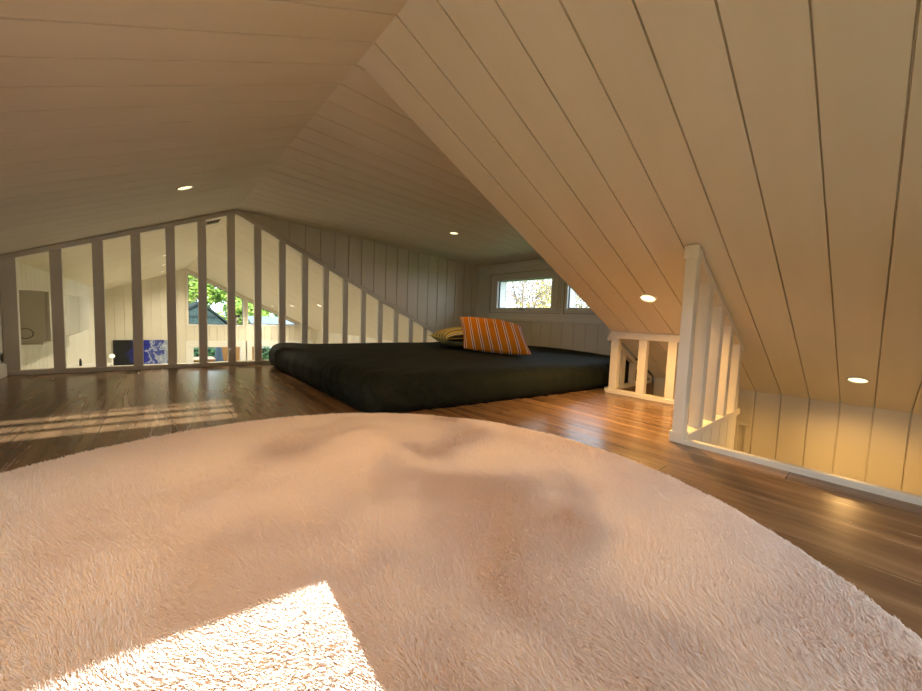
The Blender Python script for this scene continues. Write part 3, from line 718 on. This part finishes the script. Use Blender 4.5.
# ------------------------------------------------------------------ rug
RC, RR = (.2307, .6094), .872
def pile_h(x, y):
    q = Vector((x, y, 0))
    return .006 * noise.noise(q * 4.) + .003 * noise.noise(q * 9.)
def rug():
    m = mat('plush_rug_base', (.84, .74, .67), .9)
    V, F = [], []; seg, rings = 160, 40
    V.append((RC[0], RC[1], .012))
    for j in range(1, rings + 1):
        r = RR * j / rings
        for i in range(seg):
            a = 2 * math.pi * i / seg
            rr = r * (1 + (.006 * noise.noise(Vector((math.cos(a) * 2.3, math.sin(a) * 2.3, 0))) if j == rings else 0))
            x, y = RC[0] + rr * math.cos(a), RC[1] + rr * math.sin(a)
            V.append((x, y, .012 + .6 * pile_h(x, y) if j < rings else .008))
    b0 = len(V)
    for i in range(seg):
        a = 2 * math.pi * i / seg; V.append((RC[0] + RR * .995 * math.cos(a), RC[1] + RR * .995 * math.sin(a), .001))
    for i in range(seg): F.append([0, 1 + i, 1 + (i + 1) % seg])
    for j in range(rings - 1):
        for i in range(seg):
            a, b = 1 + j * seg + i, 1 + j * seg + (i + 1) % seg; F.append([a, a + seg, b + seg, b])
    e = 1 + (rings - 1) * seg
    for i in range(seg): F.append([e + i, b0 + i, b0 + (i + 1) % seg, e + (i + 1) % seg])
    F.append([b0 + i for i in range(seg)][::-1])
    o = mesh_obj('rug', V, F, m, None, True)
    tag(o, 'large round plush rug in pale pinkish beige on the wooden floor', 'rug')
    # pile: hair curves
    fib = mat('plush_fibre', (.90, .80, .74), .85, Specular_IOR_Level=.15)
    NH = 850000
    # denser toward the camera side
    r = RR * np.sqrt(rng.random(NH * 2)); a = rng.random(NH * 2) * 2 * np.pi
    x = RC[0] + r * np.cos(a); y = RC[1] + r * np.sin(a)
    dist = np.hypot(x, y); keep = rng.random(NH * 2) < np.clip(1.0 - .45 * dist, .30, 1)
    keep &= ~((y < .15) & (x < -.12)) & (y > -.25)
    x, y, r = x[keep][:NH], y[keep][:NH], r[keep][:NH]; n = len(x)
    # nap direction field on a grid
    G = 96; gx = np.linspace(RC[0] - 1, RC[0] + 1, G); f1 = np.zeros((G, G)); f2 = np.zeros((G, G)); f3 = np.zeros((G, G)); f4 = np.zeros((G, G))
    for i in range(G):
        for j in range(G):
            q = Vector((gx[i], RC[1] - RC[0] + gx[j], 0))
            w = Vector((noise.noise(q * 3 + Vector((9, 0, 0))), noise.noise(q * 3 + Vector((0, 9, 3))), 0)) * .15
            f1[i, j] = noise.noise((q + w) * 3.1 + Vector((3, 1, 0))) + .6 * noise.noise((q + w) * 7.5)
            f2[i, j] = .48 * noise.noise((q + w) * 2.6 + Vector((0, 5, 8))) + 1.0 * noise.noise((q + w) * 8.5 + Vector((2, 2, 2))) + .8 * noise.noise((q + w) * 17.)
            f3[i, j] = pile_h(q.x, q.y)
            f4[i, j] = noise.noise(q * 22.) + .6 * noise.noise(q * 45.)
    ix = np.clip(((x - RC[0] + 1) / 2 * (G - 1)), 0, G - 1.001); iy = np.clip(((y - RC[1] + 1) / 2 * (G - 1)), 0, G - 1.001)
    def bil(f):
        i0, j0 = ix.astype(int), iy.astype(int); a_, b_ = ix - i0, iy - j0
        return f[i0, j0] * (1 - a_) * (1 - b_) + f[i0 + 1, j0] * a_ * (1 - b_) + f[i0, j0 + 1] * (1 - a_) * b_ + f[i0 + 1, j0 + 1] * a_ * b_
    A = bil(f1); Bv = bil(f2); Hh = bil(f3); Cl = bil(f4)
    th = 2.4 + A * 1.7 + Cl * .35 + rng.normal(0, .32, n)           # nap azimuth
    lay = np.clip(.85 + Bv * .36 + Cl * .12 + rng.normal(0, .16, n), .2, 1.25)   # angle from upright
    ln = .0125 * (1 + .16 * rng.normal(0, 1, n)) * (1 + .12 * Bv)
    ln = np.clip(ln, .007, .02)
    dx, dy = np.cos(th), np.sin(th)
    edge = np.clip((RR - r) / .05, 0, 1)
    K = 4; pos = np.zeros((n, K, 3), np.float32); rad = np.zeros((n, K), np.float32)
    px_, py_, pz_ = x.copy(), y.copy(), .0085 + .6 * Hh * edge
    pz_ = np.maximum(pz_, .004)
    w0 = (.00029 + .00060 * np.clip(dist_ := np.hypot(x, y), 0, 2.2))
    for k in range(K):
        pos[:, k, 0], pos[:, k, 1], pos[:, k, 2] = px_, py_, np.maximum(pz_, .002)
        rad[:, k] = w0 * (1, .95, .8, .25)[k]
        s = ln / (K - 1); tt = lay * (.45 + .55 * (k + 1) / (K - 1))
        px_ = px_ + dx * np.sin(tt) * s; py_ = py_ + dy * np.sin(tt) * s; pz_ = pz_ + np.cos(tt) * s
    hc = bpy.data.hair_curves.new('pile'); hc.add_curves([K] * n)
    hc.attributes['position'].data.foreach_set('vector', pos.ravel())
    at = hc.attributes.get('radius') or hc.attributes.new('radius', 'FLOAT', 'POINT')
    at.data.foreach_set('value', rad.ravel())
    hc.materials.append(fib)
    h = bpy.data.objects.new('pile', hc); COL.objects.link(h); h.parent = o; h['kind'] = 'stuff'
    return o
rug()

# ------------------------------------------------------------------ living room things
cab = empty('wall_cabinet', (XL, 3.53, .17), 'long pale wall cabinet high on the left wall beyond the railing', 'cabinet')
box('body', (XL + .001, 3.53, .170), (-.540, 5.32, .500), M['cabinet'], cab, .004)
for k in range(3):
    ya = 3.535 + k * .595
    d = box('door', (-.5395, ya, .176), (-.522, ya + .588, .497), M['cabinet'], cab, .003)
box('light_rail', (XL + .002, 3.56, .152), (-.56, 5.30, .1695), M['cabinet'], cab, .003)
# thin dark ring hanging on the cabinet's near end
bpy_ring = bmesh.new()
bm = bpy_ring; R0, r0 = .032, .0022; V, F = [], []
for a in range(36):
    A_ = 2 * math.pi * a / 36
    for b in range(8):
        B_ = 2 * math.pi * b / 8
        V.append(((-.628) + (R0 + r0 * math.cos(B_)) * math.cos(A_), 3.5262 + r0 * math.sin(B_),   .226 + (R0 + r0 * math.cos(B_)) * math.sin(A_)))
for a in range(36):
    for b in range(8):
        F.append([a * 8 + b, ((a + 1) % 36) * 8 + b, ((a + 1) % 36) * 8 + (b + 1) % 8, a * 8 + (b + 1) % 8])
bm.free()
mesh_obj('ring_pull', V, F, mat('dark_wire', (.05, .045, .03), .5), cab, True)
tall = empty('tall_cupboard', (-.5, 4.8, ZG), 'white tall cupboard below the wall cabinet, only its top in view', 'cupboard')
box('body', (XL + .03, 4.55, ZG), (-.36, 5.05, -.175), M['white_plastic'], tall, .004)
box('top_board', (XL + .022, 4.54, -.1745), (-.345, 5.06, -.15), M['white_plastic'], tall, .003)
box('door', (-.3595, 4.56, ZG + .08), (-.343, 5.04, -.19), M['white_plastic'], tall, .003)
def lathe(name, prof, loc, m, parent=None, seg=24):
    V, F = [], []
    for r, z in prof:
        for k in range(seg): V.append((loc[0] + r * math.cos(2 * math.pi * k / seg), loc[1] + r * math.sin(2 * math.pi * k / seg), loc[2] + z))
    for i in range(len(prof) - 1):
        for k in range(seg): F.append([i * seg + k, i * seg + (k + 1) % seg, (i + 1) * seg + (k + 1) % seg, (i + 1) * seg + k])
    F.append(list(range(seg))[::-1]); F.append([(len(prof) - 1) * seg + k for k in range(seg)])
    return mesh_obj(name, V, F, m, parent, True)
bt = empty('bottle', (-.54, 4.86, -.1495), 'small black bottle standing on the white tall cupboard', 'bottle')
lathe('body', [(.008, 0), (.009, .003), (.009, .048), (.006, .054)], (-.54, 4.86, -.1495), mat('black_plastic', (.015, .015, .015), .4), bt)
lathe('cap', [(.0062, .0545), (.0062, .066), (.005, .068)], (-.54, 4.86, -.1495), mat('black_cap', (.02, .02, .02), .5), bt)

# picture on the far wall (abstract black, blue and white)
def picture_mat():
    m = mat('abstract_paint', (.1, .1, .4), .35)
    N, L, B = nt(m)
    tc = N.new('ShaderNodeTexCoord'); n = N.new('ShaderNodeTexNoise'); n.inputs['Scale'].default_value = 4.2; n.inputs['Detail'].default_value = 5; n.inputs['Distortion'].default_value = 1.6
    L.new(tc.outputs['Object'], n.inputs['Vector'])
    sx = N.new('ShaderNodeSeparateXYZ'); L.new(tc.outputs['Generated'], sx.inputs[0])
    ad = N.new('ShaderNodeMath'); ad.operation = 'MULTIPLY_ADD'; L.new(n.outputs['Fac'], ad.inputs[0]); ad.inputs[1].default_value = .55
    m2 = N.new('ShaderNodeMath'); m2.operation = 'MULTIPLY'; L.new(sx.outputs[0], m2.inputs[0]); m2.inputs[1].default_value = .62; L.new(m2.outputs[0], ad.inputs[2])
    r = N.new('ShaderNodeValToRGB'); e = r.color_ramp.elements
    e[0].position = .44; e[0].color = (.006, .007, .010, 1); e[1].position = .97; e[1].color = (.50, .55, .62, 1)
    for p, c_ in ((.50, (.010, .015, .06)), (.57, (.015, .02, .22)), (.64, (.02, .03, .36)), (.69, (.02, .04, .30)), (.72, (.42, .48, .62)), (.75, (.06, .09, .34)), (.80, (.03, .05, .30)), (.83, (.45, .5, .6)), (.87, (.20, .26, .42)), (.91, (.5, .55, .62))):
        x = e.new(p); x.color = (*c_, 1)
    L.new(ad.outputs[0], r.inputs[0])
    L.new(r.outputs[0], B.inputs['Base Color'])
    return m
pic = empty('picture', (-.2, YF, -.5), 'wide abstract picture in black, blue and white on the far wall', 'picture')
box('canvas', (-.560, YF - .032, -.75), (.170, YF - .004, -.163), picture_mat(), pic, .002)
lp = empty('table_lamp', (-.54, 8.05, ZG), 'white globe lamp standing in front of the dark left side of the picture', 'lamp')
lathe('stand', [(.12, 0), (.12, .02), (.015, .03), (.012, 1.93)], (-.54, 8.05, ZG), M['white_plastic'], lp)
lathe('globe', [(.009, 1.9305)] + [(.036 * math.sin(math.pi * k / 12), 1.966 - .036 * math.cos(math.pi * k / 12)) for k in range(1, 12)] + [(.005, 2.002)], (-.54, 8.05, ZG), emit('lit_globe', (1., .86, .6), 1.5), lp)
sb = empty('sideboard', (-.45, 8.3, ZG), 'pale tall sideboard standing against the far wall beneath the picture', 'sideboard')
box('body', (XL + .03, 8.30, ZG), (-.30, YF - .04, -.60), M['white_plastic'], sb, .004)
box('door', (XL + .04, 8.285, ZG + .06), (-.31, 8.2995, -.62), M['white_plastic'], sb, .003)

# ------------------------------------------------------------------ outdoors
gm = noisy(mat('lawn', (.08, .14, .03), .9), 3, (.05, .10, .02), (.13, .18, .05), (1, 1, 1), 5)
mesh_obj('ground', [(-40, -30, ZG - .14), (45, -30, ZG - .14), (45, 60, ZG - .14), (-40, 60, ZG - .14)], [[0, 1, 2, 3]], gm)['kind'] = 'structure'
bark = noisy(mat('bark', (.10, .075, .055), .9), 12, (.05, .04, .03), (.16, .12, .09), (1, 1, .2), 4)
def leafmat(name, c1, c2):
    m = mat(name, c1, .6)
    N, L, B = nt(m)
    g = N.new('ShaderNodeNewGeometry'); r = N.new('ShaderNodeValToRGB')
    r.color_ramp.elements[0].color = (*c1, 1); r.color_ramp.elements[1].color = (*c2, 1)
    L.new(g.outputs['Random Per Island'], r.inputs[0]); L.new(r.outputs[0], B.inputs['Base Color'])
    t = N.new('ShaderNodeBsdfTranslucent'); L.new(r.outputs[0], t.inputs[0])
    mx = N.new('ShaderNodeMixShader'); mx.inputs[0].default_value = .45
    L.new(B.outputs[0], mx.inputs[1]); L.new(t.outputs[0], mx.inputs[2])
    L.new(mx.outputs[0], N['Material Output'].inputs[0])
    return m
M['leaf_g'] = leafmat('leaf_green', (.10, .20, .03), (.30, .42, .08))
M['leaf_d'] = leafmat('leaf_deep_green', (.04, .11, .04), (.12, .24, .07))
M['leaf_y'] = leafmat('leaf_yellow', (.42, .40, .05), (.62, .55, .12))
M['leaf_s'] = leafmat('leaf_autumn', (.30, .28, .10), (.45, .42, .20))
def tree(loc, height, spread, label, leaf, nleaf, lsize, seed, trunk_r=.12, levels=4, group=None, low=.28):
    R = random.Random(seed)
    o = empty('tree', loc, label, 'tree', group)
    V, F = [], []; tips = []
    def seg(p, q, r0, r1):
        d = (q - p).normalized(); a = d.orthogonal().normalized(); b = d.cross(a); k = 6; i0 = len(V)
        for (c_, r_) in ((p, r0), (q, r1)):
            for s in range(k): V.append(c_ + (a * math.cos(2 * math.pi * s / k) + b * math.sin(2 * math.pi * s / k)) * r_)
        for s in range(k): F.append([i0 + s, i0 + (s + 1) % k, i0 + k + (s + 1) % k, i0 + k + s])
    def grow(p, d, ln, r, lv):
        q = p; n = 3
        for s in range(n):
            d2 = (d + Vector((R.uniform(-.18, .18), R.uniform(-.18, .18), R.uniform(-.05, .15)))).normalized()
            e = q + d2 * ln / n; seg(q, e, r * (1 - .18 * s), r * (1 - .18 * (s + 1))); q = e; d = d2
            if lv <= levels - 2: tips.append((q, lv))
            if lv > 0 and s >= (1 if lv == levels else 0):
                for _ in range(2 if lv > 1 else 3):
                    a = R.uniform(0, 2 * math.pi); t = R.uniform(.5, 1.1)
                    o1 = d.orthogonal().normalized(); o2 = d.cross(o1)
                    nd_ = (d * math.cos(t) + (o1 * math.cos(a) + o2 * math.sin(a)) * math.sin(t) * spread).normalized()
                    grow(q, nd_, ln * R.uniform(.52, .72), r * .5, lv - 1)
        if lv > 0: grow(q, d, ln * .62, r * .55, lv - 1)
    base = Vector((0, 0, 0))
    seg(base, Vector((0, 0, height * low)), trunk_r * 1.3, trunk_r)
    grow(Vector((0, 0, height * low)), Vector((0, 0, 1)), height * .36, trunk_r, levels - 1)
    V = [v + Vector(loc) for v in V]
    mesh_obj('trunk', V, F, bark, o)
    LV, LF = [], []
    for _ in range(nleaf):
        p, lv = R.choice(tips); p = p + Vector((R.gauss(0, .16), R.gauss(0, .16), R.gauss(0, .14))) * height * .10
        u = Vector((R.gauss(0, 1), R.gauss(0, 1), R.gauss(0, .7))).normalized(); w = u.orthogonal().normalized()
        w = (Matrix.Rotation(R.uniform(0, 6.28), 3, u) @ w); s = lsize * R.uniform(.6, 1.3); i0 = len(LV)
        p = p + Vector(loc)
        LV += [p - u * s, p + w * s * .5, p + u * s, p - w * s * .5]; LF.append([i0, i0 + 1, i0 + 2, i0 + 3])
    mesh_obj('foliage', LV, LF, M[leaf], o)
    return o
zg = ZG - .14
GF = 'garden trees beyond the far gable'
tree((1.5, 30.0, zg), 7.2, 1.1, 'bright green tree above the dark house, at the left of the large gable window', 'leaf_g', 9000, .15, 3, .2, group=GF, low=.2)
tree((3.05, 23.3, zg), 6.6, 1.15, 'broad light green tree at the right side of the dark house', 'leaf_g', 19000, .13, 2, .18, group=GF, low=.14)
tree((7.4, 28.0, zg), 6.4, 1.15, 'green tree rising behind the pale roofed house', 'leaf_d', 10000, .16, 4, .2, group=GF, low=.15)
GD = 'trees outside the dormer windows'
tree((6.2, 5.3, zg), 5.2, 1.1, 'thin branched tree with sparse autumn leaves nearest to the left dormer window', 'leaf_s', 1300, .035, 5, .04, 5, group=GD)
tree((9.3, 6.75, zg), 3.9, 1.0, 'small tree with bright yellow leaves low in the left dormer window', 'leaf_y', 1800, .055, 6, .05, group=GD)
tree((12.6, 8.1, zg), 5.8, 1.1, 'bare looking tree with pale twigs behind the right dormer window', 'leaf_s', 1500, .05, 8, .055, 5, group=GD)
# unseen blockers added behind the cottage: one cuts low sky, one the sun
o = box('light_blocker', (-6, -5.2, ZG - .13), (7, -5.0, 1.15), M['plaster'], None, 0); o['kind'] = 'structure'
o = box('light_blocker', (.02, -5.6, ZG - .13), (7, -5.2, 1.98), M['plaster'], None, 0); o['kind'] = 'structure'
# dark house beyond the gable
tealw = noisy(mat('teal_boards', (.02, .04, .04), .7), 4, (.008, .017, .018), (.016, .030, .031), (6, 1, 1), 3)
tealr = noisy(mat('dark_roof', (.012, .02, .02), .8), 6, (.006, .010, .011), (.012, .018, .019), (1, 4, 1), 3)
for m_ in (tealw, tealr): m_.node_tree.nodes['Principled BSDF'].inputs['Specular IOR Level'].default_value = .08
hs = empty('house', (1.3, 18, zg), 'dark teal gabled house seen through the large gable window', 'house')
hx0, hx1, hz, ax, az = .15, 2.35, -.22, 1.42, .66
prism('wall', [(hx0, 18, zg), (hx1, 18, zg), (hx1, 18, hz), (ax, 18, az), (hx0, 18, hz)], (0, 1, 0), 3.2, tealw, hs)
for s, (ex, ez) in ((0, (hx0 - .25, hz - .16)), (1, (hx1 + .25, hz - .16))):
    prism('roof', [(ax, 17.75, az + .015), (ex, 17.75, ez + .015), (ex, 17.75, ez + .10), (ax, 17.75, az + .11)], (0, 1, 0), 3.7, tealr, hs)
box('beam', (hx0 + .1, 17.93, .10), (hx1 - .35, 17.995, .17), tealr, hs, .005)
h2 = empty('house', (4.6, 19, zg), 'low pale house with a whitish roof seen through the triangular window', 'house')
pw = mat('pale_render', (.10, .11, .12), .7); pr_ = mat('pale_roof', (.08, .10, .13), .6); rd = mat('red_trim', (.55, .12, .09), .6)
prism('wall', [(3.6, 19, zg), (6.6, 19, zg), (6.6, 19, -.30), (3.6, 19, -.30)], (0, 1, 0), 2.5, pw, h2)
prism('roof', [(3.4, 18.7, -.30), (6.8, 18.7, -.30), (6.8, 20.2, .12), (3.4, 20.2, .12)], (0, 0, 1), .08, pr_, h2)
box('fascia', (3.4, 18.66, -.36), (4.5, 18.70, -.22), rd, h2, .004)
# terrace behind the patio doors
orange_wood = noisy(mat('oiled_timber', (.5, .24, .05), .5), 3, (.22, .085, .014), (.34, .15, .03), (12, 1, 1), 4)
struct(box('floor_terrace', (-1.2, YF + .14, ZG - .13), (4.5, 12.2, ZG - .03), orange_wood, None, .004))
fn = empty('timber_screen', (1.7, 11.2, ZG), 'orange timber screen standing on the terrace beyond the patio doors', 'screen')
for k in range(9): box('board', (1.32 + k * .105, 11.20, ZG - .03), (1.42 + k * .105, 11.225, -.48), orange_wood, fn, .003)
for x in (1.40, 2.16): box('post', (x, 11.226, ZG - .03), (x + .07, 11.29, -.46), orange_wood, fn, .004)
tb = empty('timber_table', (.75, 10.2, ZG), 'orange timber bar table on the terrace at the left patio door', 'table')
box('table_top', (.45, 9.9, -.735), (1.05, 10.5, -.70), orange_wood, tb, .004)
for x, y in ((.48, 9.93), (.97, 9.93), (.48, 10.42), (.97, 10.42)): box('leg', (x, y, ZG - .03), (x + .05, y + .05, -.736), orange_wood, tb, .003)
gr = empty('parasol', (1.28, 10.9, ZG), 'folded blue grey parasol on the terrace between screen and table', 'parasol')
cl = mat('parasol_cloth', (.03, .045, .06), .8)
lathe('base', [(.22, -.03), (.22, .03), (.04, .06)], (1.22, 10.9, ZG), mat('parasol_base', (.2, .2, .2), .8), gr)
lathe('pole', [(.022, .06), (.022, .7)], (1.22, 10.9, ZG), mat('parasol_pole', (.6, .6, .6), .4), gr)
lathe('canopy', [(.05, .7), (.15, .78), (.14, 1.1), (.10, 1.5), (.06, 1.85), (.02, 1.96)], (1.22, 10.9, ZG), cl, gr)
hg = empty('hedge', (1.5, 13, zg), 'dark green hedge closing the terrace behind the timber screen', 'hedge')
R = random.Random(3); LV, LF = [], []
for _ in range(9000):
    p = Vector((R.uniform(-1.5, 5.), 12.6 + R.uniform(0, .9), R.uniform(zg, -.55))); u = Vector((R.gauss(0, 1), R.gauss(0, 1), R.gauss(0, 1))).normalized(); w = u.orthogonal().normalized(); s = .07; i0 = len(LV)
    LV += [p - u * s, p + w * s * .5, p + u * s, p - w * s * .5]; LF.append([i0, i0 + 1, i0 + 2, i0 + 3])
mesh_obj('foliage', LV, LF, M['leaf_d'], hg)
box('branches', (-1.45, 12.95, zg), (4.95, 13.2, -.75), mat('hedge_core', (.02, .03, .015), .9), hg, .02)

# ------------------------------------------------------------------ light
w = bpy.data.worlds.new('World'); S.world = w; w.use_nodes = True
N, L = w.node_tree.nodes, w.node_tree.links
bg = N['Background']
bg.inputs[0].default_value = (.74, .86, 1.0, 1); bg.inputs[1].default_value = 6.2
K_ = 4.0
d = Vector((.05, 1, -1 / K_)).normalized()
sun = bpy.data.lights.new('sun', 'SUN'); sun.energy = 27; sun.angle = math.radians(.2); sun.color = (1, .94, .84)
so = bpy.data.objects.new('sun', sun); COL.objects.link(so); so.rotation_euler = (-d).to_track_quat('Z', 'Y').to_euler()
def portal(name, loc, nrm, sx_, sy_):
    l = bpy.data.lights.new(name, 'AREA'); l.shape = 'RECTANGLE'; l.size = sx_; l.size_y = sy_; l.energy = 1
    l.cycles.is_portal = True
    o = bpy.data.objects.new(name, l); COL.objects.link(o); o.location = loc
    o.rotation_euler = (-Vector(nrm)).to_track_quat('Z', 'Y').to_euler()
portal('portal_dormer', (XW + .17, 2.08, .72), (-1, 0, 0), 2.0, .45)
portal('portal_gable', (1.48, YF + .12, .5), (0, -1, 0), 2.1, 1.0)
portal('portal_doors', (1.65, YF + .12, -1.3), (0, -1, 0), 2.3, 2.1)
portal('portal_back_right', (.88, YB - .07, .4), (0, 1, 0), .96, .6)
portal('portal_left', (XL - .17, .42, .295), (1, 0, 0), 1.65, .36)
portal('portal_living', (XK + .09, 5.8, -1.12), (-1, 0, 0), 3.2, 1.55)
portal('portal_back', (-.21, YB - .07, .35), (0, 1, 0), .75, .65)

# ------------------------------------------------------------------ camera
f_px, yaw, pit, rol = 359.9988, .7056, -.072, .0382
fw = Vector((math.sin(yaw) * math.cos(pit), math.cos(yaw) * math.cos(pit), math.sin(pit)))
rt = Vector((math.cos(yaw), -math.sin(yaw), 0)); up = rt.cross(fw)
c_, s_ = math.cos(rol), math.sin(rol)
rt2 = rt * c_ + up * s_; up2 = up * c_ - rt * s_
cd = bpy.data.cameras.new('camera'); cd.sensor_fit = 'HORIZONTAL'; cd.sensor_width = 36; cd.lens = 36 * f_px / 922; cd.clip_start = .02; cd.clip_end = 200
co = bpy.data.objects.new('camera', cd); COL.objects.link(co)
co.matrix_world = Matrix(((rt2.x, up2.x, -fw.x, 0), (rt2.y, up2.y, -fw.y, 0), (rt2.z, up2.z, -fw.z, .42), (0, 0, 0, 1)))
S.camera = co
S.view_settings.view_transform = 'Standard'; S.view_settings.look = 'None'; S.view_settings.gamma = 1.; S.view_settings.use_curve_mapping = False
S.view_settings.exposure = 0.
cy = S.cycles
cy.use_denoising = True
cy.max_bounces = 12; cy.diffuse_bounces = 7; cy.glossy_bounces = 4; cy.transparent_max_bounces = 24; cy.transmission_bounces = 6
cy.sample_clamp_indirect = 8; cy.caustics_reflective = False; cy.caustics_refractive = False
